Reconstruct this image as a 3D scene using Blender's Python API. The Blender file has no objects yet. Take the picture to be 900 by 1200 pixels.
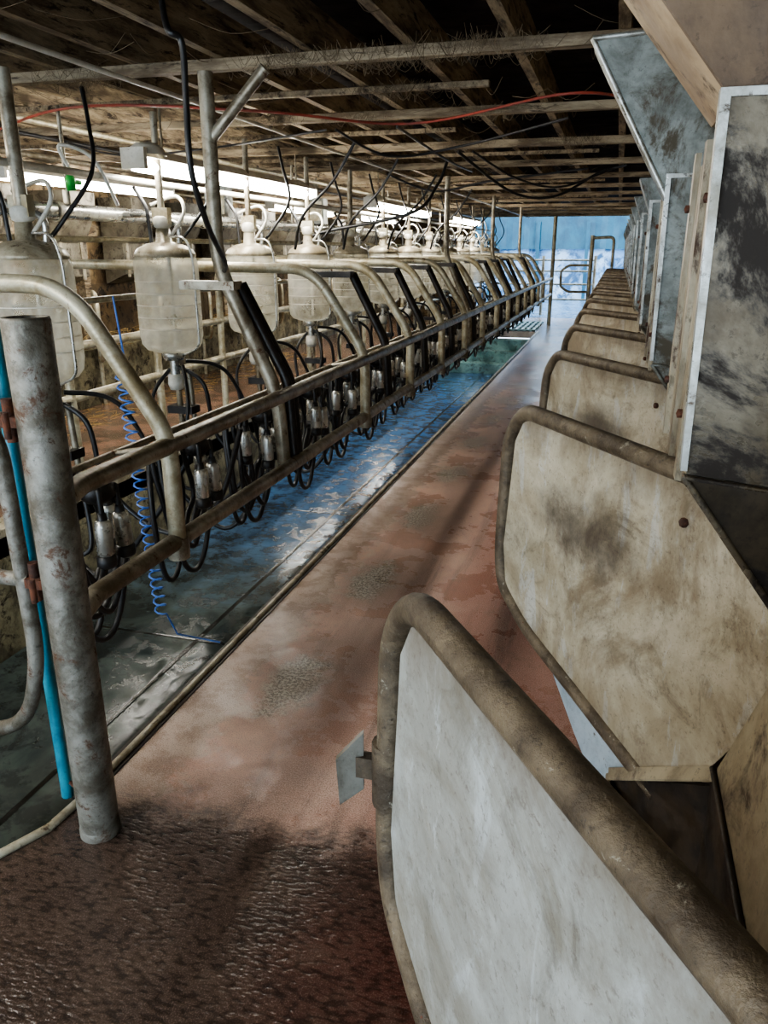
import bpy, math, random
from mathutils import Vector, Matrix
random.seed(4)
S=bpy.context.scene
# ------------------------------------------------------------------ materials
def new(name):
    m=bpy.data.materials.new(name); m.use_nodes=True
    nt=m.node_tree; nt.nodes.clear()
    o=nt.nodes.new('ShaderNodeOutputMaterial'); p=nt.nodes.new('ShaderNodeBsdfPrincipled')
    nt.links.new(p.outputs[0],o.inputs[0])
    return m,nt,p,o
def noise(nt,scale,detail=5,rough=.6,vec=None,dist=0):
    n=nt.nodes.new('ShaderNodeTexNoise'); n.inputs['Scale'].default_value=scale
    n.inputs['Detail'].default_value=detail; n.inputs['Roughness'].default_value=rough
    n.inputs['Distortion'].default_value=dist
    if vec is not None: nt.links.new(vec,n.inputs['Vector'])
    return n.outputs[0]
def mr(nt,v,a,b,c=0,d=1,smooth=True):
    n=nt.nodes.new('ShaderNodeMapRange'); 
    if smooth: n.interpolation_type='SMOOTHSTEP'
    nt.links.new(v,n.inputs[0])
    for i,x in enumerate((a,b,c,d)): n.inputs[i+1].default_value=x
    return n.outputs[0]
def mix(nt,f,a,b):
    n=nt.nodes.new('ShaderNodeMix'); n.data_type='RGBA'
    def s(sock,v):
        if isinstance(v,(tuple,list)): sock.default_value=(*v[:3],1)
        elif isinstance(v,(int,float)): sock.default_value=v
        else: nt.links.new(v,sock)
    s(n.inputs[0],f); s(n.inputs[6],a); s(n.inputs[7],b)
    return n.outputs[2]
def mth(nt,op,a,b=None,c=None):
    n=nt.nodes.new('ShaderNodeMath'); n.operation=op
    for i,v in enumerate((a,b,c)):
        if v is None: continue
        if isinstance(v,(int,float)): n.inputs[i].default_value=v
        else: nt.links.new(v,n.inputs[i])
    return n.outputs[0]
def pos(nt,scale=None):
    g=nt.nodes.new('ShaderNodeNewGeometry').outputs['Position']
    if scale:
        m=nt.nodes.new('ShaderNodeMapping'); m.inputs['Scale'].default_value=scale
        nt.links.new(g,m.inputs[0]); g=m.outputs[0]
    return g
def bump(nt,p,h,strength,dist=.01):
    b=nt.nodes.new('ShaderNodeBump'); b.inputs['Strength'].default_value=strength
    b.inputs['Distance'].default_value=dist; nt.links.new(h,b.inputs['Height'])
    nt.links.new(b.outputs[0],p.inputs['Normal'])
def sc(c):
    return tuple(((x/255)/12.92 if x/255<=.04045 else ((x/255+.055)/1.055)**2.4) for x in c)
def grimy(name,c1,c2,scale=6,rough=(.4,.7),metal=0,rust=None,rs=14,ra=(.55,.65),bmp=.15,spec=.5,stretch=None,fine=None,speck=.35):
    m,nt,p,o=new(name); v=pos(nt,stretch)
    n1=noise(nt,scale,7,.7,v,.3)
    col=mix(nt,mr(nt,n1,.36,.64),sc(c1),sc(c2))
    r=mr(nt,noise(nt,scale*2.3,4,.6,v),.3,.7,rough[0],rough[1])
    if rust:
        f=mr(nt,noise(nt,rs,8,.75,v,.5),ra[0],ra[1])
        col=mix(nt,f,col,sc(rust))
        r=mth(nt,'MAXIMUM',r,mth(nt,'MULTIPLY',f,.8))
        if metal>0:
            nt.links.new(mth(nt,'MULTIPLY',mth(nt,'SUBTRACT',1,f),metal),p.inputs['Metallic'])
    elif metal: p.inputs['Metallic'].default_value=metal
    if speck:
        d=tuple(a*.32 for a in sc(c2))
        col=mix(nt,mr(nt,noise(nt,75,5,.75,v),.56,.68,0,speck),col,d)
    nt.links.new(col,p.inputs['Base Color']); nt.links.new(r,p.inputs['Roughness'])
    p.inputs['Specular IOR Level'].default_value=spec
    if bmp: bump(nt,p,noise(nt,scale*9,5,.7,v),bmp,.006)
    return m
M={}
M['galv']=grimy('galvanised_tube',(162,155,138),(106,95,76),9,(.3,.5),.4,(86,60,38),22,(.56,.66))
M['galvl']=grimy('pale_galvanised_tube',(190,184,162),(138,126,98),7,(.3,.5),.3,(104,76,50),20,(.58,.68))
M['post']=grimy('weathered_steel_post',(134,131,122),(86,80,68),11,(.35,.6),.35,(82,58,40),14,(.54,.64),.4,speck=.6)
M['dirty']=grimy('manure_stained_tube',(112,98,78),(68,56,42),12,(.4,.65),.25,(150,144,128),40,(.61,.68),.6,speck=.7)
M['dark']=grimy('dark_painted_steel',(56,50,46),(32,29,27),10,(.3,.5),.4,(100,74,52),25,(.62,.7))
M['steel']=grimy('stainless_steel',(215,215,210),(160,158,150),8,(.2,.4),.7,None,bmp=.05)
M['edge']=grimy('stainless_folded_edge',(200,200,194),(140,134,120),12,(.25,.45),.6,(80,64,48),20,(.55,.64),bmp=.1)
M['rust']=grimy('rusty_iron',(104,60,38),(60,38,28),25,(.6,.85),.2,None,bmp=.5)
M['rubber']=grimy('black_rubber',(24,24,26),(38,36,35),10,(.35,.5),0,None,bmp=.05)
M['teal']=grimy('turquoise_pvc',(40,140,160),(28,108,132),8,(.3,.45),0,(80,80,70),20,(.6,.7))
M['blue']=grimy('blue_air_hose',(80,130,210),(70,110,190),8,(.3,.4),0,None,bmp=0)
M['green']=grimy('green_plastic',(60,190,80),(40,160,60),8,(.3,.4),0,None,bmp=0)
M['redc']=grimy('red_cable_sheath',(165,70,52),(120,58,48),8,(.4,.5),0,None,bmp=0)
M['white']=grimy('white_enamel',(225,222,212),(195,190,175),5,(.35,.5),0,(150,130,100),14,(.62,.7))
M['wood']=grimy('old_roof_timber',(164,148,122),(100,86,70),3,(.7,.9),0,(54,45,38),5,(.51,.64),.4,.2,(6,1,6))
M['woodx']=grimy('old_cross_beam_timber',(170,155,130),(108,93,76),3,(.7,.9),0,(60,50,42),5,(.53,.66),.4,.2,(1,6,6))
M['web']=grimy('dusty_cobweb_strands',(128,114,94),(96,84,68),3,(.8,.9),0,None,bmp=0,spec=.1)
M['woodd']=grimy('dark_roof_boards',(54,45,42),(28,24,24),3,(.8,.95),0,None,bmp=.3,spec=.1)
M['wall']=grimy('limewashed_block_wall',(138,118,88),(84,68,50),2.5,(.7,.9),0,(48,40,30),6,(.5,.6),.6,.3)
M['wallb']=grimy('farmyard_brown_sheet',(108,90,66),(66,54,40),3,(.6,.8),0,(38,32,26),8,(.5,.6),.5,.3)
M['fhop']=grimy('far_hopper_sheet',(112,106,92),(72,66,54),5,(.4,.6),.2,(52,44,34),8,(.5,.6),.2)
M['straw']=grimy('trodden_straw',(176,148,96),(120,96,60),9,(.8,.95),0,None,bmp=0,spec=.1)
M['pitwall']=grimy('rough_pit_masonry',(150,144,118),(86,80,64),6,(.5,.8),0,(54,47,36),9,(.51,.61),.8,.4)
M['kerb']=grimy('worn_kerb_edge',(186,178,156),(128,116,94),7,(.25,.5),.2,(76,58,42),14,(.56,.66))
M['bin']=grimy('dark_trough_metal',(58,46,33),(27,21,17),9,(.4,.7),.2,(80,66,46),14,(.58,.7))  # dark brown tone over the whole trough
M['backsheet']=grimy('brown_stained_back_sheet',(150,138,114),(106,93,72),5,(.45,.7),.1,(70,58,44),6,(.5,.64),speck=.6)
M['cream']=grimy('cream_rusty_sheet',(168,156,132),(112,98,76),5,(.35,.6),.2,(70,50,36),9,(.5,.6),.3,.5,(1,1,.4),speck=.6)
M['hopg']=grimy('galvanised_hopper_sheet',(146,149,142),(102,103,96),8,(.35,.55),.3,(78,70,56),5,(.5,.62),.15,speck=.5)
M['hopb']=grimy('brown_hopper_board',(120,98,76),(82,66,52),4,(.5,.7),.0,(58,46,37),6,(.52,.66),.2)
M['tan']=grimy('tan_board_edge',(180,156,122),(134,111,85),5,(.5,.7),0,(86,69,52),8,(.54,.66),.2)
M['stain']=grimy('smeared_stainless_sheet',(134,123,105),(88,76,60),4,(.22,.42),.5,(44,36,29),3.5,(.47,.57),.08,.5,speck=.5)
M['staind']=grimy('dark_hopper_base',(84,72,56),(50,42,32),5,(.3,.5),.4,(34,28,22),6,(.5,.6),.1,.5)  # darker tone for the hopper sheet below the crease
M['yard']=grimy('wet_yard_concrete',(100,130,155),(70,98,128),2,(.12,.4),0,None,bmp=.2)
M['yteal']=grimy('teal_cladding_sheet',(30,88,108),(22,66,86),1.5,(.4,.6),0,None,bmp=.1)
M['ywhite']=grimy('painted_yard_wall',(180,204,224),(112,152,190),1.2,(.5,.7),0,(60,92,124),1.8,(.47,.57),.2)
M['tealstep']=grimy('teal_painted_step',(150,190,188),(104,150,152),4,(.2,.5),0,(80,98,96),8,(.5,.65),.3)

def panelmat(name,base1,base2,muck,seed,stain=None):
    m,nt,p,o=new(name); v0=pos(nt)
    s=nt.nodes.new('ShaderNodeSeparateXYZ'); nt.links.new(v0,s.inputs[0])
    mp=nt.nodes.new('ShaderNodeMapping'); mp.inputs['Location'].default_value=(seed,seed*2,seed); nt.links.new(v0,mp.inputs[0]); v=mp.outputs[0]
    st=nt.nodes.new('ShaderNodeMapping'); st.inputs['Scale'].default_value=(1,1,.35); nt.links.new(v,st.inputs[0]); vs=st.outputs[0]
    col=mix(nt,mr(nt,noise(nt,4,8,.75,v,.4),.36,.64),sc(base1),sc(base2))
    col=mix(nt,mr(nt,noise(nt,18,6,.7,vs,.6),.55,.62,0,.4),col,sc((192,197,198)))
    col=mix(nt,mr(nt,noise(nt,2.6,8,.75,v,.8),.44,.64,0,.85),col,sc(muck))
    col=mix(nt,mr(nt,noise(nt,7,8,.8,v,1.0),.52,.68,0,.6),col,sc(tuple(a*.78 for a in muck)))
    col=mix(nt,mr(nt,noise(nt,110,5,.75,v),.55,.66,0,.45),col,sc((84,70,54)))
    col=mix(nt,mr(nt,noise(nt,24,9,.82,v,2),.61,.67,0,.65),col,sc((84,71,56)))
    # grime gathered under the top tube and along the lower edge
    top=mr(nt,mth(nt,'ADD',s.outputs[2],mth(nt,'MULTIPLY',mth(nt,'SUBTRACT',noise(nt,10,6,.7,vs),.5),.22)),1.06,1.17,0,.7)
    bot=mr(nt,mth(nt,'ADD',s.outputs[2],mth(nt,'MULTIPLY',mth(nt,'SUBTRACT',noise(nt,10,6,.7,v),.5),.25)),.70,.56,0,.5)
    col=mix(nt,top,col,sc((92,76,58))); col=mix(nt,bot,col,sc((108,92,70)))
    if stain:
        d=mth(nt,'SQRT',mth(nt,'ADD',mth(nt,'POWER',mth(nt,'ABSOLUTE',mth(nt,'DIVIDE',mth(nt,'SUBTRACT',s.outputs[0],-.01),.10)),2),
            mth(nt,'POWER',mth(nt,'ABSOLUTE',mth(nt,'DIVIDE',mth(nt,'SUBTRACT',s.outputs[2],.95),.075)),2)))
        d=mth(nt,'ADD',d,mth(nt,'MULTIPLY',mth(nt,'SUBTRACT',noise(nt,8,6,.7,v),.5),2.6))
        col=mix(nt,mr(nt,d,1.5,.1,0,.85),col,sc((68,57,48)))
    nt.links.new(col,p.inputs['Base Color'])
    nt.links.new(mr(nt,noise(nt,9,5,.6,v),.3,.7,.34,.6),p.inputs['Roughness'])
    p.inputs['Metallic'].default_value=.1
    bump(nt,p,noise(nt,30,5,.7,v),.25,.004)
    return m
M['panel']=panelmat('worn_divider_sheet',(168,169,164),(142,140,132),(118,111,96),3)
M['panel2']=panelmat('worn_cream_divider_sheet',(190,181,160),(162,150,126),(122,106,84),7,True)
M['skirt']=grimy('blue_grey_galvanised_skirt',(172,184,190),(132,146,154),9,(.3,.5),.3,(90,80,66),18,(.58,.66))

def floormat():
    m,nt,p,o=new('pink_resin_aggregate_floor'); v=pos(nt)
    s=nt.nodes.new('ShaderNodeSeparateXYZ'); nt.links.new(v,s.inputs[0]); x,y=s.outputs[0],s.outputs[1]
    nb=noise(nt,3,6,.65,v); ns=noise(nt,9,6,.7,v); fine=noise(nt,260,2,.6,v)
    pink=mix(nt,mr(nt,nb,.38,.62),sc((214,178,158)),sc((184,142,122)))
    redf=mr(nt,mth(nt,'ADD',x,mth(nt,'MULTIPLY',nb,.3)),-.6,-.3)
    col=mix(nt,mth(nt,'MULTIPLY',redf,.65),pink,sc((162,104,86)))
    col=mix(nt,mr(nt,noise(nt,5,8,.75,v,.5),.55,.7,0,.55),col,sc((128,102,84)))
    # long damp streaks running down the walkway
    stp=nt.nodes.new('ShaderNodeMapping'); stp.inputs['Scale'].default_value=(7,.55,1); nt.links.new(v,stp.inputs[0])
    col=mix(nt,mth(nt,'MULTIPLY',mr(nt,noise(nt,1,7,.65,stp.outputs[0],.3),.5,.66,0,.6),mr(nt,x,-1.2,-1.0)),col,sc((104,82,68)))
    yy=mth(nt,'SUBTRACT',mth(nt,'FRACT',mth(nt,'DIVIDE',mth(nt,'SUBTRACT',y,1.79),.96)),.5)
    d=mth(nt,'SQRT',mth(nt,'ADD',mth(nt,'POWER',mth(nt,'ABSOLUTE',mth(nt,'DIVIDE',yy,.26)),2),
        mth(nt,'POWER',mth(nt,'ABSOLUTE',mth(nt,'DIVIDE',mth(nt,'ADD',x,.99),.12)),2)))
    d=mth(nt,'ADD',d,mth(nt,'MULTIPLY',mth(nt,'SUBTRACT',ns,.5),2.2))
    patch=mr(nt,d,1.1,.5)
    col=mix(nt,mr(nt,d,2.1,.9,0,.5),col,sc((110,89,72)))
    col=mix(nt,mth(nt,'MULTIPLY',patch,.9),col,mix(nt,mr(nt,noise(nt,90,3,.6,v),.46,.56),sc((58,54,44)),sc((176,170,152))))
    rail_shade=mr(nt,mth(nt,'ADD',mth(nt,'ABSOLUTE',mth(nt,'ADD',x,.86)),mth(nt,'MULTIPLY',mth(nt,'SUBTRACT',nb,.5),.5)),.15,.01,0,.5)  # rail's cast shadow, painted as a dark band along the walkway
    col=mix(nt,rail_shade,col,sc((100,79,66)))
    edge=mr(nt,mth(nt,'ADD',x,mth(nt,'MULTIPLY',mth(nt,'SUBTRACT',ns,.5),.45)),-1.08,-1.17)
    col=mix(nt,mth(nt,'MULTIPLY',edge,.7),col,mix(nt,mr(nt,ns,.42,.58),sc((188,170,152)),sc((124,107,92))))
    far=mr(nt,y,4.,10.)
    col=mix(nt,mth(nt,'MULTIPLY',far,.55),col,sc((192,182,178)))  # pale glare towards the exit painted into the floor colour
    col=mix(nt,mr(nt,fine,.52,.62,0,.4),col,sc((222,200,186)))
    col=mix(nt,mr(nt,fine,.48,.40,0,.5),col,sc((84,60,50)))
    near=mr(nt,mth(nt,'ADD',mth(nt,'ADD',y,mth(nt,'MULTIPLY',x,-.05)),mth(nt,'MULTIPLY',mth(nt,'SUBTRACT',ns,.5),.4)),1.72,1.5)
    dk=mix(nt,mr(nt,mth(nt,'ADD',mth(nt,'MULTIPLY',x,1.),nb),-.2,.3),sc((64,52,45)),sc((84,50,42)))
    dk=mix(nt,mr(nt,noise(nt,6,7,.7,v),.45,.65,0,.6),dk,sc((82,68,58)))
    dk=mix(nt,mr(nt,fine,.5,.65,0,.3),dk,sc((134,112,100)))
    col=mix(nt,near,col,dk)
    col=mix(nt,mr(nt,x,-2.8,-3.),col,mix(nt,mr(nt,nb,.4,.6),sc((138,108,90)),sc((100,84,70))))
    mp=nt.nodes.new('ShaderNodeMapping'); mp.inputs['Scale'].default_value=(52,120,1); mp.inputs['Rotation'].default_value=(0,0,.35)
    nt.links.new(v,mp.inputs[0])
    vo=nt.nodes.new('ShaderNodeTexVoronoi'); vo.feature='SMOOTH_F1'; vo.inputs['Scale'].default_value=1; nt.links.new(mp.outputs[0],vo.inputs['Vector'])
    col=mix(nt,mth(nt,'MULTIPLY',near,mr(nt,vo.outputs['Distance'],.35,.7,0,.65)),col,sc((32,25,22)))
    nt.links.new(col,p.inputs['Base Color'])
    wet=mth(nt,'MAXIMUM',mth(nt,'MAXIMUM',edge,near),mth(nt,'MULTIPLY',far,.85))
    wet=mth(nt,'MAXIMUM',wet,mr(nt,nb,.48,.56))
    r=mth(nt,'SUBTRACT',.56,mth(nt,'MULTIPLY',wet,.38))
    nt.links.new(r,p.inputs['Roughness'])
    h=mth(nt,'ADD',mth(nt,'MULTIPLY',mth(nt,'MULTIPLY',near,vo.outputs['Distance']),-.9),mth(nt,'MULTIPLY',fine,.3))
    bump(nt,p,h,.5,.004)
    return m
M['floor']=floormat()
def pitfloor():
    m,nt,p,o=new('wet_dark_pit_floor'); v=pos(nt)
    s=nt.nodes.new('ShaderNodeSeparateXYZ'); nt.links.new(v,s.inputs[0]); x,y=s.outputs[0],s.outputs[1]
    nb=noise(nt,2,6,.65,v,.5); n2=noise(nt,7,6,.7,v,.3)
    col=mix(nt,mr(nt,nb,.38,.62),sc((50,58,58)),sc((78,88,84)))
    col=mix(nt,mr(nt,n2,.48,.6,0,.75),col,sc((32,36,36)))
    col=mix(nt,mth(nt,'MULTIPLY',mr(nt,mth(nt,'ADD',y,mth(nt,'MULTIPLY',nb,4)),5.8,9.5),.8),col,mix(nt,mr(nt,n2,.43,.58),sc((84,138,196)),sc((44,76,116))))  # blue sky reflection painted into the far part of the pit floor
    sl=mr(nt,mth(nt,'ABSOLUTE',mth(nt,'ADD',x,2.2)),.02,.008)
    sl2=mr(nt,mth(nt,'ABSOLUTE',mth(nt,'SUBTRACT',mth(nt,'FRACT',mth(nt,'DIVIDE',y,2.4)),.5)),.006,.002)
    line=mth(nt,'MAXIMUM',sl,sl2)
    col=mix(nt,line,col,sc((18,18,18)))
    nt.links.new(col,p.inputs['Base Color'])
    nt.links.new(mr(nt,n2,.35,.65,.06,.26),p.inputs['Roughness'])
    bump(nt,p,mth(nt,'SUBTRACT',mth(nt,'MULTIPLY',noise(nt,14,4,.6,v),.5),line),.15,.01)
    return m
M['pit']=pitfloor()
def emis(name,c,s):
    m,nt,p,o=new(name); nt.nodes.remove(p); e=nt.nodes.new('ShaderNodeEmission')
    e.inputs[0].default_value=(*c,1); e.inputs[1].default_value=s; nt.links.new(e.outputs[0],o.inputs[0]); return m
M['lamp']=emis('fluorescent_tube_glow',(1,.965,.88),74)
def jarmat():
    m,nt,p,o=new('clouded_jar_glass'); v=pos(nt)
    t=nt.nodes.new('ShaderNodeBsdfTransparent'); t.inputs[0].default_value=(.97,.97,.95,1)
    ms=nt.nodes.new('ShaderNodeMixShader')
    col=mix(nt,mr(nt,noise(nt,7,6,.7,v),.4,.7),sc((246,243,230)),sc((214,207,182)))
    nt.links.new(col,p.inputs['Base Color']); p.inputs['Roughness'].default_value=.12
    tr=nt.nodes.new('ShaderNodeBsdfTranslucent'); nt.links.new(col,tr.inputs[0])
    m2=nt.nodes.new('ShaderNodeMixShader'); m2.inputs[0].default_value=.5
    nt.links.new(p.outputs[0],m2.inputs[1]); nt.links.new(tr.outputs[0],m2.inputs[2])
    lw=nt.nodes.new('ShaderNodeLayerWeight'); lw.inputs[0].default_value=.35
    f=mth(nt,'ADD',mr(nt,noise(nt,5,6,.7,v,.4),.3,.7,.22,.5),mth(nt,'MULTIPLY',lw.outputs['Facing'],.4))
    nt.links.new(f,ms.inputs[0])
    nt.links.new(t.outputs[0],ms.inputs[1]); nt.links.new(m2.outputs[0],ms.inputs[2]); nt.links.new(ms.outputs[0],o.inputs[0])
    return m
M['jar']=jarmat()

# ------------------------------------------------------------------ builder
class B:
    def __init__(s): s.v=[];s.f=[];s.m=[];s.mats=[];s.sm=[]
    def mi(s,k):
        if k not in s.mats: s.mats.append(k)
        return s.mats.index(k)
    def add(s,vs,fs,k,smooth=False):
        o=len(s.v); i=s.mi(k)
        s.v+= [Vector(a) for a in vs]
        for f in fs: s.f.append([o+a for a in f]); s.m.append(i); s.sm.append(smooth)
    def box(s,a,b,k):
        x0,y0,z0=a;x1,y1,z1=b
        vs=[(x0,y0,z0),(x1,y0,z0),(x1,y1,z0),(x0,y1,z0),(x0,y0,z1),(x1,y0,z1),(x1,y1,z1),(x0,y1,z1)]
        s.add(vs,[(0,3,2,1),(4,5,6,7),(0,1,5,4),(1,2,6,5),(2,3,7,6),(3,0,4,7)],k)
    def prism(s,pts,off,k):
        n=len(pts); off=Vector(off); P=[Vector(q) for q in pts]
        vs=P+[q+off for q in P]
        fs=[tuple(range(n))[::-1],tuple(range(n,2*n))]+[(i,(i+1)%n,n+(i+1)%n,n+i) for i in range(n)]
        s.add(vs,fs,k)
    def tube(s,pts,r,k,seg=10,cap=True,fil=0,fn=6):
        P=[Vector(q) for q in pts]
        if fil: P=fillet(P,fil,fn)
        n=len(P); R=r if isinstance(r,(list,tuple)) else [r]*n
        T=[]
        for i in range(n):
            t=(P[min(i+1,n-1)]-P[max(i-1,0)]); T.append(t.normalized() if t.length>1e-9 else Vector((0,0,1)))
        u=T[0].orthogonal().normalized(); vs=[]
        for i in range(n):
            u=(u-T[i]*u.dot(T[i])); u=u.normalized() if u.length>1e-6 else T[i].orthogonal().normalized()
            w=T[i].cross(u)
            for j in range(seg):
                a=2*math.pi*j/seg; vs.append(P[i]+(u*math.cos(a)+w*math.sin(a))*R[i])
        fs=[]
        for i in range(n-1):
            for j in range(seg):
                j2=(j+1)%seg; fs.append((i*seg+j,i*seg+j2,(i+1)*seg+j2,(i+1)*seg+j))
        s.add(vs,fs,k,True)
        if cap:
            s.add(vs[:seg],[tuple(range(seg))[::-1]],k); s.add(vs[-seg:],[tuple(range(seg))],k)
    def lathe(s,c,prof,k,seg=24,axis=None):
        c=Vector(c); vs=[];fs=[];n=len(prof)
        Q=Vector((0,0,1)).rotation_difference(Vector(axis)) if axis else None
        for r,z in prof:
            for j in range(seg):
                a=2*math.pi*j/seg; q=Vector((r*math.cos(a),r*math.sin(a),z))
                if Q: q=Q@q
                vs.append(c+q)
        for i in range(n-1):
            for j in range(seg):
                j2=(j+1)%seg; fs.append((i*seg+j,i*seg+j2,(i+1)*seg+j2,(i+1)*seg+j))
        s.add(vs,fs,k,True)
    def obj(s,name,bevel=0):
        c=Vector((0,0,0))
        if s.v:
            lo=Vector([min(q[i] for q in s.v) for i in range(3)]); hi=Vector([max(q[i] for q in s.v) for i in range(3)])
            c=(lo+hi)/2; c.z=lo.z
        me=bpy.data.meshes.new(name); me.from_pydata([q-c for q in s.v],[],s.f)
        for k in s.mats: me.materials.append(M[k])
        for p,i,sm in zip(me.polygons,s.m,s.sm): p.material_index=i; p.use_smooth=sm
        me.update()
        o=bpy.data.objects.new(name,me); o.location=c; S.collection.objects.link(o)
        if bevel:
            md=o.modifiers.new('bevel','BEVEL'); md.width=bevel; md.segments=2; md.limit_method='ANGLE'
        return o
def fillet(P,rad,n):
    out=[P[0]]
    for i in range(1,len(P)-1):
        a,b,c=P[i-1],P[i],P[i+1]; d1=(a-b);d2=(c-b)
        r=min(rad,d1.length*.45,d2.length*.45)
        p1=b+d1.normalized()*r; p2=b+d2.normalized()*r
        for j in range(n+1):
            t=j/n; out.append(p1*(1-t)**2+b*2*t*(1-t)+p2*t*t)
    out.append(P[-1]); return out
def catmull(P,n=8):
    P=[Vector(p) for p in P]; Q=[P[0]]+P+[P[-1]]; out=[]
    for i in range(1,len(Q)-2):
        a,b,c,d=Q[i-1],Q[i],Q[i+1],Q[i+2]
        for j in range(n):
            t=j/n; out.append(.5*((2*b)+(c-a)*t+(2*a-5*b+4*c-d)*t*t+(3*b-a-3*c+d)*t**3))
    out.append(P[-1]); return out

# ------------------------------------------------------------------ room shell
KX=-1.34; LX=-3.12; PZ=-.7; Y0=1.1; Y1=15.2; END=18.5; RW=.32; LW=-5.3; BK=-2.5
b=B()
def slab(b,pts,k='floor',z=0,t=-.12): b.prism([(x,y,t) for x,y in pts],(0,0,z-t),k)
slab(b,[(KX,BK),(RW,BK),(RW,END),(KX,END)])
slab(b,[(LW,BK),(KX,BK),(KX,Y0),(LW,Y0)])
slab(b,[(-1.62,Y0),(KX,Y0),(KX,1.42),(-1.40,1.27)])
slab(b,[(LW,Y1),(KX,Y1),(KX,END),(LW,END)])
slab(b,[(LW,Y0),(LX,Y0),(LX,Y1),(LW,Y1)])
b.obj('floor')
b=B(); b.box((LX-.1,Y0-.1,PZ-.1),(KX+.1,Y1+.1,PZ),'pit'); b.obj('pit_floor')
b=B(); b.box((LX-.12,Y0,PZ),(LX,Y1,-.005),'pitwall'); b.box((LX-.14,Y0,0),(LX+.02,Y1,.05),'kerb'); b.obj('pit_wall_left',.004)
b=B(); b.box((KX+.005,Y0,PZ),(KX+.1,Y1,-.121),'pitwall'); b.obj('pit_wall_right')
b=B(); b.box((LX,Y0-.1,PZ),(KX,Y0-.005,-.121),'pitwall'); b.obj('pit_wall_front')
b=B()
kp=[(KX,Y1),(KX,1.5),(KX-.01,1.38),(-1.41,1.26),(-1.63,1.09)]
b.tube([(x,y,.008) for x,y in kp],.012,'kerb',8)
b.box((KX-.024,1.5,-.1),(KX-.011,Y1,.012),'dark')
b.box((KX+.008,1.5,-.01),(KX+.024,Y1,.004),'dark')
b.obj('pit_kerb_edging')
b=B()
for i in range(3): b.box((LX+.02,Y1-.3*(3-i),PZ),(KX-.05,Y1-.3*(2-i),PZ+.19*(i+1)),'tealstep')
b.obj('pit_steps',.01)
b=B()
for i in range(14): b.box((-2.9+i*.11,Y1+.1,.005),(-2.85+i*.11,Y1+1.9,.03),'tealstep')
for i in range(5): b.box((-2.92,Y1+.1+i*.44,.005),(-1.4,Y1+.14+i*.44,.034),'tealstep')
b.obj('drain_grating')
b=B(); b.box((RW,BK,0),(RW+.12,END,2.45),'backsheet'); b.obj('wall_right')
b=B(); b.box((LW-.12,BK,0),(LW,END,2.45),'wall')
b.box((LW,1,0),(LW+.35,16,.55),'pitwall'); b.box((LW,BK,1.62),(LW+.05,END,1.74),'wood'); b.box((LW,BK,.56),(LW+.02,END,1.15),'wallb')
for i in range(12): b.box((LW,1+i*1.5,.55),(LW+.1,1.1+i*1.5,2.2),'wood')
b.obj('wall_left')
b=B(); b.box((LW,END,0),(-3.2,END+.12,2.45),'wall'); b.box((-3.2,END,2.18),(RW+.1,END+.12,2.45),'wood'); b.obj('wall_back')
def fardiv(y,i):
    b=B(); q=lambda s,z:(-4.9+.55*s,y-.7*s+.3,z)
    b.tube([q(-.05,1.1),q(.6,1.1),q(.75,1.0),q(.75,.65),q(.6,.5),q(-.05,.45)],.02,'galvl',8,fil=.1)
    b.prism([q(-.05,1.08),q(.6,1.08),q(.73,.98),q(.73,.66),q(.6,.52),q(-.05,.47)],(.005,.004,0),'cream')
    b.tube([q(.0,0),q(.0,1.1)],.02,'galvl',8)
    b.obj('stall_divider')
    b=B(); yy=y-.1
    def sec(pts,m): b.prism([(a,yy,c) for a,c in pts],(0,.45,0),m)
    sec([(-5.19,1.15),(-4.95,1.25),(-4.95,1.55),(-4.8,1.85),(-4.8,2.0),(-5.19,2.0)],'fhop')
    b.box((-4.955,yy+.05,1.22),(-4.94,yy+.09,1.6),'galv'); b.box((-4.955,yy+.35,1.22),(-4.94,yy+.39,1.6),'galv')
    b.obj('feed_hopper')
for i in range(14): fardiv(2.2+1.05*i,i)
b=B(); random.seed(21)
for i in range(2600):
    x=-5.2+.28*random.random(); y=random.uniform(1.5,11); a=random.uniform(0,3.14); L=random.uniform(.05,.14)
    if random.random()<.35: x=random.uniform(-4.9,-4.3); z=.004
    else: z=.555+random.random()*.12
    dz=random.uniform(-.02,.03) if z>.1 else 0
    p=Vector((x,y,z)); w_=Vector((math.cos(a),math.sin(a),0)); w2=Vector((-w_.y,w_.x,0))*.003
    b.add([p-w2,p+w_*L-w2+Vector((0,0,dz)),p+w_*L+w2+Vector((0,0,dz+.002)),p+w2+Vector((0,0,.003))],[(0,1,2,3)],'straw')
b.obj('straw_litter')
# ceiling
b=B(); y=BK
while y<END:
    b.box((LW,y,2.38),(RW+.1,y+.145,2.41),'woodd'); y+=.15
b.box((LW,BK,2.412),(RW+.1,END,2.43),'woodd')
b.obj('ceiling')
random.seed(4)
b=B(); x=-.04
while x>LW+.05:
    j=random.uniform(-.012,.012)
    b.box((x-.02+j,BK,2.19),(x+.02+j,END,2.34),'wood'); x-=.37
b.obj('ceiling_joists')
b=B()
y=.45
while y<END:
    j=random.uniform(-.006,.006); b.box((LW,y-.026,2.146+j),(RW,y+.026,2.19),'woodx')
    y+=1.3
for y0,x0,x1 in ((3.7,-4.5,-.6),(5.0,-5.2,-1.0),(6.3,-3.9,-.2),(8.9,-5.2,-.2),(11.5,-4,-.2)): b.box((x0,y0,2.165),(x1,y0+.035,2.19),'wood')
b.obj('ceiling_cross_beams',.004)
b=B()
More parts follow.
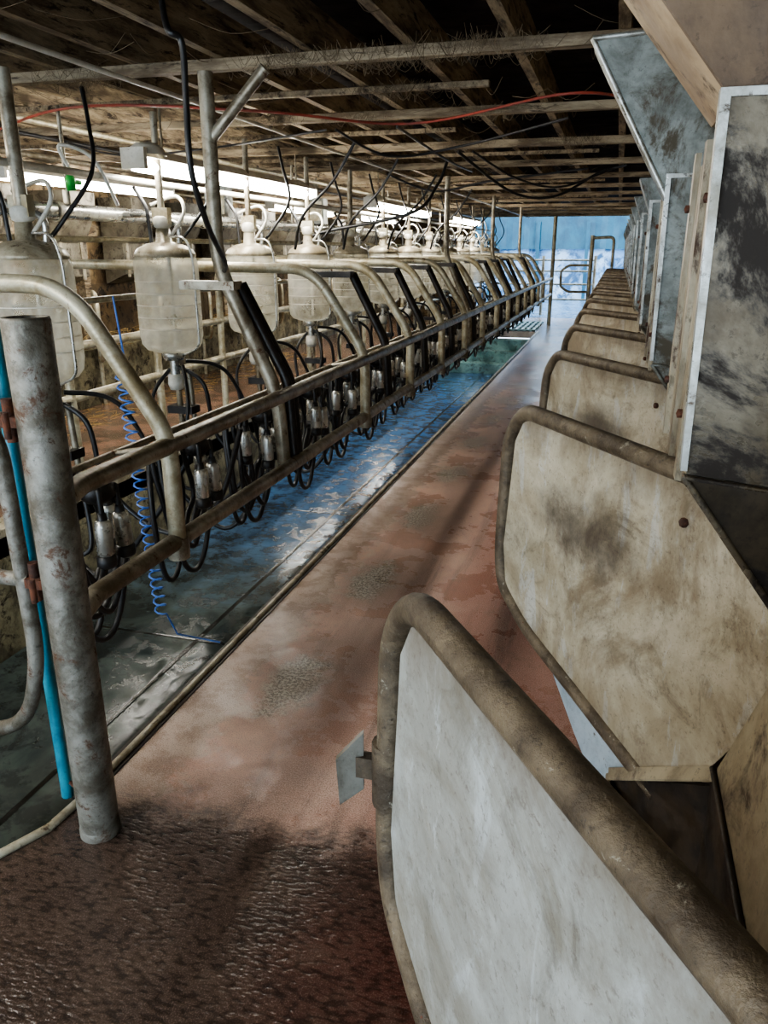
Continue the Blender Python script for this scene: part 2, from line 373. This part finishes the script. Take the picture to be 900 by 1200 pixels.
for x,z,r,k in ((-1.9,2.125,.010,'white'),(-2.9,2.115,.016,'galvl'),(-3.3,2.12,.011,'rubber'),(-3.9,2.105,.020,'galv'),(-4.9,2.09,.018,'galvl')):
    pts=[(x+random.uniform(-.01,.01),BK+.1+i*.65,z) for i in range(32)]
    b.tube(pts,r,k,8)
b.obj('ceiling_conduit')
b=B(); random.seed(9)
def strand(x,y,L,a,d,r):
    p=Vector((x,y,2.19)); q=Vector((x+L*math.cos(a),y+L*math.sin(a),2.19)); mm=(p+q)/2; mm.z-=d
    b.tube(catmull([p,mm,q],4),r,'web',4,cap=False)
for i in range(300):
    strand(random.uniform(-4.5,-.1),random.uniform(1.5,9),random.uniform(.1,.35),random.uniform(0,6.28),random.uniform(.02,.06),random.uniform(.0006,.0015))
for cx,cy in ((-1.15,3.05),(-.9,3.1),(-.5,3.0),(-1.0,3.7),(-.7,4.35),(-1.4,4.35),(-.3,5.6),(-2.2,3.05),(-1.9,4.3),(-1.1,5.65),(-1.3,3.06),(-.75,3.04)):
    for i in range(90):
        strand(cx+random.gauss(0,.10),cy+random.gauss(0,.04),random.uniform(.04,.15),random.uniform(0,6.28),random.uniform(.02,.075),random.uniform(.0004,.001))
b.obj('cobwebs')

# ------------------------------------------------------------------ outside yard
b=B(); b.box((-14,END+.12,-.2),(8,36,-.02),'yard'); b.obj('yard_ground')
b=B(); n=220; xs=[-12+i*.09 for i in range(n)]
vs=[]
for i,x in enumerate(xs):
    d=.02*math.sin(i*math.pi/2); vs+=[(x,25.9+d,1.5),(x,25.9+d,2.7)]
b.add(vs,[(2*i,2*i+2,2*i+3,2*i+1) for i in range(n-1)],'yteal')
b.box((-12,26.05,-.02),(8,26.2,1.55),'ywhite')
for i in range(12): b.box((-10+i*1.5,25.8,0),(-9.9+i*1.5,25.9,2.3),'yteal')
b.obj('yard_shed')
b=B()
for x in (-2.9,-1.7,-.5): b.tube([(x,19.6,-.02),(x,19.6,1.35)],.035,'galv')
for z in (.35,.7,1.0,1.25): b.tube([(-2.9,19.6,z),(-.5,19.6,z)],.022,'galv')
b.obj('yard_gate')
b=B()
b.tube([(-.5,16.2,0),(-.5,16.2,1.75)],.04,'galvl')
b.tube([(-.5,16.2,1.2),(-.9,16.2,1.2),(-1.05,16.2,1.1),(-1.05,16.2,.8),(-.9,16.2,.7),(-.5,16.2,.7)],.025,'galvl',fil=.05)
b.tube([(-.5,16.2,1.7),(-.1,16.2,1.72),(-.1,16.2,0)],.03,'galvl',fil=.1)
b.obj('exit_handrail')

# ------------------------------------------------------------------ left post, gate
b=B(); px,py=-1.215,1.42
b.lathe((px,py,0),[(.051,0),(.051,1.355),(.049,1.362),(.043,1.362),(.043,1.2)],'post',28)
b.lathe((px,py,0),[(.053,0),(.053,.02),(.051,.025)],'post',28)
for z in (.73,1.13):
    b.box((px-.1,py-.02,z-.012),(px-.04,py+.02,z+.012),'rust'); b.tube([(px-.085,py,z-.05),(px-.085,py,z+.05)],.012,'rust')
    b.tube([(px-.05,py-.05,z-.03),(px-.05,py-.05,z+.03)],.008,'rust')
b.obj('gate_post')
b=B(); gx=px-.1
b.tube([(-2.1,py,1.20),(-1.42,py,1.20),(-1.34,py,1.08),(-1.33,py,.5),(-1.40,py,.3),(-1.6,py,.24),(-2.1,py,.24)],.02,'post',fil=.1)
for z in (.73,1.13): b.tube([(-2.1,py,z),(gx,py,z)],.019,'post')
b.tube([(-2.1,py,.24),(-2.1,py,1.2)],.02,'post')
b.obj('swing_gate')
b=B(); b.tube([(-1.393,1.515,0.0),(-1.393,1.515,2.14)],.0165,'teal'); b.tube([(-1.393,1.515,.06),(KX,1.515,.02)],.006,'rust',6)
b.obj('water_pipe')

# ------------------------------------------------------------------ rump rail
RX=-1.27; RE=16.8
b=B()
b.tube([(px,py,.93),(RX,1.6,.93),(RX,RE,.93)],.028,'galv',12)
b.tube([(px,py,.62),(RX,1.6,.62),(RX,RE,.62)],.028,'galv',12)
b.tube([(RX,RE,0),(RX,RE,2.12)],.04,'galvl')
A=[2,4,5,6,7,8,9,10,11,12,13,14,15]; D=[3,4.5,5.5,6.5,7.6,9.5,10.5,11.5,13.5]; POLE=(3,7.6,10.5,13.5)
for y in A:
    b.tube([(-3.07,y,1.42),(-1.55,y,1.4),(-1.29,y+.02,.99),(RX,y+.02,.9),(RX,y+.02,.6)],.028,'galvl',12,fil=.14)
    b.lathe((RX,y+.02,.6),[(.034,-.04),(.036,0),(.034,.03)],'galv',12)
for y in D:
    if y in POLE:
        r=.03 if y==3 else .024
        b.tube([(-1.58,y,2.14),(-1.58,y,1.44),(-1.34,y,.92),(-1.32,y,.6)],r,'galv',12,fil=.1)
    if y==3: b.tube([(-1.58,y,1.9),(-1.33,y,2.14)],.022,'galv',10)
    for dy_ in (.05,.09):
        b.tube([(-1.52,y+dy_,1.36),(-1.31,y+dy_,.96),(-1.29,y+dy_,.6)],.022,'dark',8,fil=.06)
    b.box((-1.75,y-.03,1.34),(-1.5,y+.05,1.375),'galv' if y==3 else 'dark')
for z in (.62,.93): b.tube([(-3.17,1.3,z),(-3.17,RE,z)],.028,'galvl',10)
for y in A+[3]: b.tube([(-3.07,y,1.42),(-3.17,y,1.3),(-3.17,y,.02)],.028,'galvl',10,fil=.06)
b.tube([(-3.1,1.2,1.2),(-3.1,RE,1.2)],.02,'galvl',8)
b.obj('rump_rail')

# ------------------------------------------------------------------ jars
JX=-2.27
def jar(y,first):
    b=B(); c=(JX,y,0)
    b.lathe(c,[(.0,.972),(.09,.975),(.135,.99),(.158,1.02),(.165,1.07),(.165,1.15),(.1665,1.155),(.165,1.16),(.165,1.4),(.162,1.44),(.150,1.475)],'jar',32)
    b.lathe(c,[(.150,1.458),(.158,1.464),(.155,1.478),(.14,1.50),(.09,1.525),(.04,1.535),(.035,1.6),(.0,1.6)],'kerb',32)
    b.lathe(c,[(.0,.93),(.05,.93),(.062,.95),(.06,.975),(.03,.985)],'steel',16)
    b.tube([(JX+.02,y,.98),(JX+.02,y,1.5)],.010,'white',8)
    for i in range(5): b.lathe((JX,y,1.1+i*.06),[(.1655,0),(.1662,.002),(.1655,.004)],'white',32)
    b.tube([(JX,y,1.6),(JX,y,2.14)],.028 if first else .018,'galv')
    b.tube([(JX+.07,y+.03,1.52),(JX+.08,y+.03,1.62),(JX-.1,y+.04,1.67),(-2.55,y+.05,1.67)],.014,'steel',8,fil=.05)
    b.tube([(JX-.06,y-.02,1.52),(JX-.07,y-.02,1.7),(JX-.15,y,1.8)],.010,'rubber',8,fil=.04)
    b.tube(catmull([(JX+.04,y,1.56),(JX+.1,y+.05,1.68),(JX+.02,y+.12,1.76),(JX-.12,y+.1,1.72)]),.009,'white',8)
    b.tube(catmull([(JX+.02,y+.06,1.5),(JX+.12,y+.1,1.62),(JX+.2,y+.2,1.8),(JX+.1,y+.35,2.0),(JX+.05,y+.4,2.14)]),.009,'rubber',8)
    b.lathe((JX,y,1.6),[(.03,0),(.045,.01),(.045,.05),(.03,.06)],'white',12)
    b.box((JX-.045,y-.02,1.62),(JX+.045,y+.02,1.7),'galvl')
    b.tube([(JX,y,1.56),(JX+.14,y-.02,1.56),(JX+.172,y-.02,1.45),(JX+.172,y-.02,1.0),(JX+.05,y,.955)],.006,'steel',6,fil=.05)
    b.tube([(JX,y,.94),(JX,y,.84)],.026,'steel',12)
    b.lathe((JX,y,.80),[(.0,-.03),(.035,-.03),(.045,0),(.04,.05),(.0,.06)],'white',14)
    b.tube([(JX+.01,y,.8),(JX+.02,y,.5)],.017,'cream',10)
    b.tube([(JX+.06,y+.04,.88),(JX+.08,y+.04,.45)],.014,'galv',8)
    b.box((JX-.05,y-.03,.64),(JX+.1,y+.06,.68),'dark')
    b.tube(catmull([(JX,y,.9),(JX+.15,y+.03,.8),(JX+.2,y+.06,.5),(JX+.45,y+.1,.3),(JX+.7,y+.1,.45),(JX+.84,y+.1,.8)]),.012,'rubber',8)
    b.tube(catmull([(JX+.05,y,.9),(JX+.12,y-.1,.7),(JX+.1,y-.15,.4),(JX+.3,y-.2,.2),(JX+.6,y-.2,.5),(JX+.82,y-.18,.85)]),.011,'rubber',8)
    b.tube(catmull([(JX-.03,y,.88),(JX-.1,y-.1,.7),(JX+.0,y-.12,.3),(JX+.15,y-.05,.25),(JX+.1,y,.6)]),.011,'rubber',8)
    b.tube(catmull([(JX+.04,y+.05,.92),(JX+.2,y+.2,.85),(JX+.35,y+.3,.5),(JX+.6,y+.35,.25),(JX+.78,y+.38,.5),(JX+.82,y+.4,.87)]),.011,'rubber',8)
    return b.obj('milk_recorder_jar')
for i in range(13): jar(2.72+1.02*i,i==0)
b=B()
b.tube([(-2.56,1.3,1.67),(-2.56,16,1.67)],.037,'steel',16)
b.tube([(-2.4,1.3,1.83),(-2.4,16,1.83)],.016,'white',8)
b.tube([(-2.75,1.3,1.55),(-2.75,16,1.55)],.016,'galvl',8)
for i in range(10):
    y=1.9+1.4*i; b.lathe((-2.56,y,1.67),[(.045,-.02),(.048,0),(.045,.02)],'white',14,axis=(0,1,0)); b.tube([(-2.56,y+.1,1.67),(-2.56,y+.1,2.13)],.01,'galv',6)
b.obj('milk_pipeline')
b=B()
b.lathe((-2.5,3.35,1.76),[(0,0),(.02,0),(.025,.05),(.012,.07),(.012,.1),(0,.1)],'green',12); b.tube([(-2.5,3.33,1.8),(-2.5,3.42,1.8)],.012,'green',8)
b.tube(catmull([(-2.5,3.35,1.86),(-2.5,3.3,1.95),(-2.4,3.4,1.9),(-2.36,3.5,1.7)]),.009,'white',6)
b.obj('wash_valve')

# ------------------------------------------------------------------ clusters
b=B(); b.tube([(-1.47,1.55,.89),(-1.47,16,.89)],.012,'galv',8)
for y in A: b.tube([(-1.47,y+.02,.89),(RX,y+.02,.93)],.01,'galv',6)
b.obj('cluster_hanger_rail')
def cluster(y,k):
    b=B(); cx=-1.42; random.seed(k)
    b.tube([(-1.47,y,.895),(-1.47,y,.86),(cx,y,.85)],.006,'steel',6)
    b.lathe((cx,y,.81),[(0,.05),(.035,.048),(.05,.03),(.054,0),(.035,-.02),(0,-.025)],'dark',16)
    for i,(dx_,dy_) in enumerate(((-.035,-.08),(.03,-.035),(.035,.035),(-.03,.08))):
        ang=random.uniform(-.15,.15); ax=Vector((dx_*.6,dy_*.9+ang*.3,-1)).normalized()
        p0=Vector((cx+dx_*1.2,y+dy_*1.1,.775+random.uniform(-.015,.015)))
        b.tube([(cx+dx_*.5,y+dy_*.5,.82),(cx+dx_*1.1,y+dy_*1.1,.84),p0],.009,'rubber',8,fil=.02)
        b.lathe(p0,[(0,-.005),(.012,0),(.016,.02)],'rubber',12,axis=ax)
        b.lathe(p0,[(.016,.02),(.023,.024),(.026,.04),(.026,.125),(.022,.13)],'steel',14,axis=ax)
        b.lathe(p0,[(.022,.128),(.029,.132),(.03,.16),(.02,.168),(.0,.168)],'rubber',14,axis=ax)
    for j,(w,d) in enumerate(((.12,.38),(.15,.45),(.09,.31),(.13,.34),(.16,.40),(.11,.48))):
        dep=.79-d-random.uniform(-.03,.03); o=random.uniform(-.04,.05); xx=cx-.03-.02*j
        b.tube(catmull([(cx,y,.84),(xx,y+w*.7+o,.82),(xx,y+w+.03+o,.62),(xx,y+w*.75+o,dep+.08),(xx,y+w*.2+o,dep),(xx,y-w*.4+o,dep+.06),(xx,y-w*.7+o,.6),(xx-.02,y-w*.5,.8),(-1.47,y-w*.3,.89)]),.0105,'rubber',8)
    return b.obj('milking_cluster')
for k in range(24): cluster(1.85+.58*k,k)
b=B()
pts=[(-1.62,2.32+0,1.35)]
n=26
for i in range(n*8+1):
    a=i*2*math.pi/8; t=i/(n*8); r=.022
    pts.append((-1.62+.06*t+r*math.cos(a),2.32+r*math.sin(a),1.1-.92*t))
pts+=[(-1.55,2.4,.05),(-1.45,2.55,-.05)]
b.tube(pts,.0035,'blue',6); b.tube([(-1.45,2.55,-.05),(-1.42,2.62,-.12)],.008,'rubber',8)
b.obj('coiled_air_hose')

# ------------------------------------------------------------------ lamps
def lamp(x,y,z,L=2.3,w=.058):
    b=B()
    b.prism([(x-w*.55,y,z+.085),(x+w*.55,y,z+.085),(x+w,y,z+.045),(x-w,y,z+.045)],(0,L,0),'white')
    b.box((x-w-.006,y-.03,z-.01),(x+w+.006,y+.0,z+.085),'white'); b.box((x-w-.006,y+L,z-.01),(x+w+.006,y+L+.03,z+.085),'white')
    n=14; P=[(x+.045*math.cos(2*math.pi*i/n),y+.003,z+.008+.03*math.sin(2*math.pi*i/n)) for i in range(n)]
    b.prism(P,(0,L-.006,0),'lamp')
    for d in (.25,L-.25): b.tube([(x,y+d,z+.08),(x,y+d,2.2)],.006,'galv',6)
    b.lathe((x,y+.1,z+.06),[(w*1.7,0),(w*1.5,.03),(w*.9,.055),(0,.06)],'white',18)
    b.obj('fluorescent_batten_lamp')
for y in (-.9,3.6,7.5,11.2): lamp(-2.3,y,1.88)
for y in (.8,5.1,9.9,13.6): lamp(-4.4,y,2.0)

# ------------------------------------------------------------------ right side dividers
PX=-.19; SP=1.05; dx,dy=.569,-.822; N=15
def P(k,s,z,off=0):
    return Vector((PX+dx*s+off*-.822, .74+SP*k+dy*s+off*-.569, z))
def zb(s): return .63-(s-.1)*.184
def divider(k):
    b=B(); m='panel' if k==0 else 'panel2'
    SM=.8 if k==0 else .86
    tm='dirty'
    b.tube([P(k,SM,1.15),P(k,.03,1.15),P(k,-.035,1.07),P(k,-.05,.78),P(k,-.03,.69),P(k,.1,.63),P(k,.62,zb(.62))],.0185,tm,14,fil=.055,fn=6)
    pts=[P(k,SM,1.14),P(k,.045,1.14),P(k,.0,1.07),P(k,-.03,.8),P(k,-.01,.7),P(k,.1,.64),P(k,.6,zb(.6)+.01),P(k,.74,.69),P(k,SM,.9)]
    b.prism(pts,Vector((-.822,-.569,0))*.005,m)
    b.prism([P(k,.18,.63),P(k,.58,zb(.58)),P(k,.52,.43),P(k,.42,.43),P(k,.34,.49)],Vector((-.822,-.569,0))*.004,'skirt')
    for s,z in ((-.047,.83),(.42,.575),(.5,.56),(.6,1.07),(.1,.64)):
        c=P(k,s,z,.006); b.lathe(c,[(.0085,-.004),(.0085,.006),(.006,.008),(0,.008)],'rust',6,axis=(-.822,-.569,0))
    if k==0:
        X=.013
        b.prism([(-.300+X,.775,.89),(-.268+X,.79,.926),(-.268+X,.79,.842),(-.296+X,.775,.822)],(.002,-.009,0),'post')
        b.box((-.275+X,.776,.862),(-.22,.792,.892),'dirty')
        b.tube([P(k,-.05,.83),P(k,-.05,.92)],.0225,'dirty',12)
    return b.obj('stall_divider',0)
for k in range(N): divider(k)
def trough(k):
    b=B()
    def Q(x,off,z):
        y=.74+SP*k-1.4447*(x-PX)+off; return (x,y,z)
    t=.010; n0=.10; n1=SP-.02
    xf,xb=.075,.225
    def quad(a,b_,c,d,off,m='bin'): b.prism([a,b_,c,d],off,m)
    quad(Q(xf,n0,.2),Q(xf,n1,.2),Q(xf,n1,.49),Q(xf,n0,.49),(t,0,0))
    quad(Q(xb,n0,.2),Q(xb,n1,.2),Q(xb,n1,.69),Q(xb,n0,.69),(t,0,0))
    quad(Q(xf,n0,.2),Q(xb,n0,.2),Q(xb,n1,.2),Q(xf,n1,.2),(0,0,t))
    quad(Q(xf,n0,.2),Q(xb,n0,.2),Q(xb,n0,.66),Q(xf,n0,.49),(0,t,0))
    quad(Q(xf,n1-t,.2),Q(xb,n1-t,.2),Q(xb,n1-t,.66),Q(xf,n1-t,.49),(0,t,0))
    b.tube([Q(xf,n0,.49),Q(xf,n1-.01,.49)],.005,'backsheet',8)
    b.prism([Q(xf,n1-.03,.492),Q(xb,n1-.03,.685),Q(xb,n1-.0,.69),Q(xf,n1-.0,.497)],(0,0,.004),'backsheet')
    b.tube([Q(xb,n0,.69),Q(xb,n1,.69)],.0045,'bin',8)
    b.box((xf+.03,Q(xf,.3,0)[1],0),(xf+.07,Q(xf,.3,0)[1]+.04,.2),'bin')
    b.prism([Q(xb+.006,.015,.69),Q(xb+.006,SP-.015,.69),Q(xb+.08,SP-.015,1.06),Q(xb+.08,.015,1.06)],(.006,0,0),'backsheet')
    return b.obj('feed_trough')
for k in range(N-1): trough(k)
def hopper(k):
    b=B(); y=1.02+SP*k; D=.5
    lo='stain' if k==0 else 'hopg'
    x0,x1=.11,RW-.004
    def sec(pts,yy,d,m): b.prism([(a,yy,c) for a,c in pts],(0,d,0),m)
    sec([(x0,1.62),(x0,1.22),(.235,1.05),(x1,1.02),(x1,1.62)],y,D,'cream')
    ft=1.66
    if k==0:
        F=[(x0-.005,1.655),(-.10,1.905),(-.10,2.11),(x1,2.11),(x1,1.655)]
        sec(F,y+.004,.2,'tan'); sec(F,y-.008,.012,'hopb')
    elif k==1:
        F=[(x0-.005,1.60),(-.1,1.955),(x1,1.975),(x1,1.60)]
        sec(F,y+.004,.14,'hopg'); sec(F,y-.006,.01,'hopg')
        b.tube([(-.1,y-.006,1.955),(x0-.005,y-.006,1.60)],.006,'edge',8); b.tube([(-.1,y-.006,1.955),(x1,y-.006,1.975)],.006,'edge',8)
        b.tube([(.2,y+.05,1.97),(.2,y+.05,2.15)],.03,'galv',10)
    else:
        sec([(x0-.005,1.6),(.05,1.74),(x1,1.75),(x1,1.6)],y,.14,'hopg')
    sec([(x0-.008,ft),(x0-.002,1.23),(x1,1.21),(x1,ft)],y-.012,.01,lo)
    sec([(x0-.004,1.228),(.235,1.058),(x1,1.03),(x1,1.208)],y-.010,.008,'staind' if k==0 else lo)
    sec([(x0-.019,ft+.006),(x0-.010,1.235),(x0-.002,1.235),(x0-.008,ft+.006)],y-.018,.02,'edge')
    sec([(x0-.008,ft+.006),(x0-.008,ft-.003),(x1,ft-.003),(x1,ft+.006)],y-.018,.008,'edge')
    b.tube([(x0-.004,y-.014,1.225),(x1,y-.014,1.205)],.003,lo,6)
    b.tube([(x0-.004,y-.012,1.225),(.235,y-.012,1.055)],.005,lo,6)
    for yy in (y+.06,y+.2,y+.36): b.box((x0-.008,yy,1.2),(x0,yy+.03,1.64),'cream')
    for yy in (y+.075,y+.375):
        for z in (1.29,1.56): b.lathe((x0-.008,yy,z),[(.006,-.002),(.006,.006),(0,.008)],'rust',6,axis=(-1,0,0))
    return b.obj('feed_hopper')
for k in range(N-1): hopper(k)

# ------------------------------------------------------------------ cables, boxes
b=B()
b.tube(catmull([(-1.37,2.36,2.2),(-1.31,2.28,2.10),(-1.28,2.3,2.07),(-1.28,2.3,1.914),(-1.28,2.3,1.73),(-1.3,2.42,1.57),(-1.42,2.75,1.46),(-1.5,2.9,1.42)]),.010,'rubber',8)
b.tube(catmull([(-1.3,6.2,2.12),(-1.35,6.1,1.95),(-1.5,5.9,1.75),(-2.2,5.9,1.62),(-2.4,5.8,1.5)]),.012,'rubber',8)
b.tube(catmull([(-1.1,5.6,2.12),(-.8,6.2,1.9),(-.5,6.4,1.88),(-.2,6.6,2.05),(.0,6.6,2.1)]),.010,'rubber',6)
b.tube(catmull([(-1.0,5.6,2.12),(-.75,6.0,1.98),(-.45,6.2,1.93),(-.1,6.4,2.06)]),.008,'rubber',6)
b.tube(catmull([(-1.55,4.4,2.12),(-1.3,4.6,2.0),(-.9,4.7,2.05),(-.3,4.35,2.12)]),.007,'rubber',6)
b.tube(catmull([(-3.3,4.4,2.12),(-2.9,4.4,2.03),(-2.3,4.45,2.06),(-1.6,4.4,2.12)]),.006,'rubber',6)
b.tube(catmull([(-2.0,7,2.12),(-1.6,7.1,1.98),(-1.1,7.0,2.04),(-.3,7,2.12)]),.009,'rubber',6)
b.tube(catmull([(-1.2,4.4,2.12),(-1.15,5.5,2.06),(-1.25,7,2.12)]),.008,'rubber',6)
for y in (4.9,5.9,7.2,9.0,11): b.tube(catmull([(-1.6,y,2.12),(-1.75,y,1.9),(-2.0,y+.1,1.7),(-2.1,y+.2,1.5)]),.010,'rubber',6)
b.obj('hanging_black_hoses')
b=B()
b.tube(catmull([(-5.0,4.6,2.11),(-3.5,3.9,2.09),(-2.4,3.3,2.1),(-1.6,3.5,2.08),(-1.0,3.9,2.06),(-.3,3.6,2.1),(-.05,3.7,2.1)]),.006,'redc',6)
b.obj('red_power_cable')
b=B()
for y,x in ((6.3,-3.3),(8.1,-3.1)):
    b.box((x-.1,y,1.75),(x+.1,y+.12,2.0),'hopg'); b.box((x-.08,y-.01,1.78),(x+.08,y,1.97),'galvl'); b.tube([(x,y+.06,2.0),(x,y+.06,2.2)],.012,'white',6)
b.obj('control_box')

# ------------------------------------------------------------------ world, camera
w=bpy.data.worlds.new('World'); S.world=w; w.use_nodes=True
bg=w.node_tree.nodes['Background']; bg.inputs[0].default_value=(.68,.84,1,1); bg.inputs[1].default_value=7
c=bpy.data.cameras.new('Camera'); co=bpy.data.objects.new('Camera',c); S.collection.objects.link(co)
co.location=(0,0,1.5); co.rotation_euler=(math.radians(71.1),0,math.radians(16.13))
c.sensor_fit='VERTICAL'; c.sensor_height=36; c.lens=27; c.clip_start=.02
S.camera=co
try:
    S.view_settings.view_transform='AgX'; S.view_settings.look='AgX - Medium High Contrast'
except Exception as e: print(e)
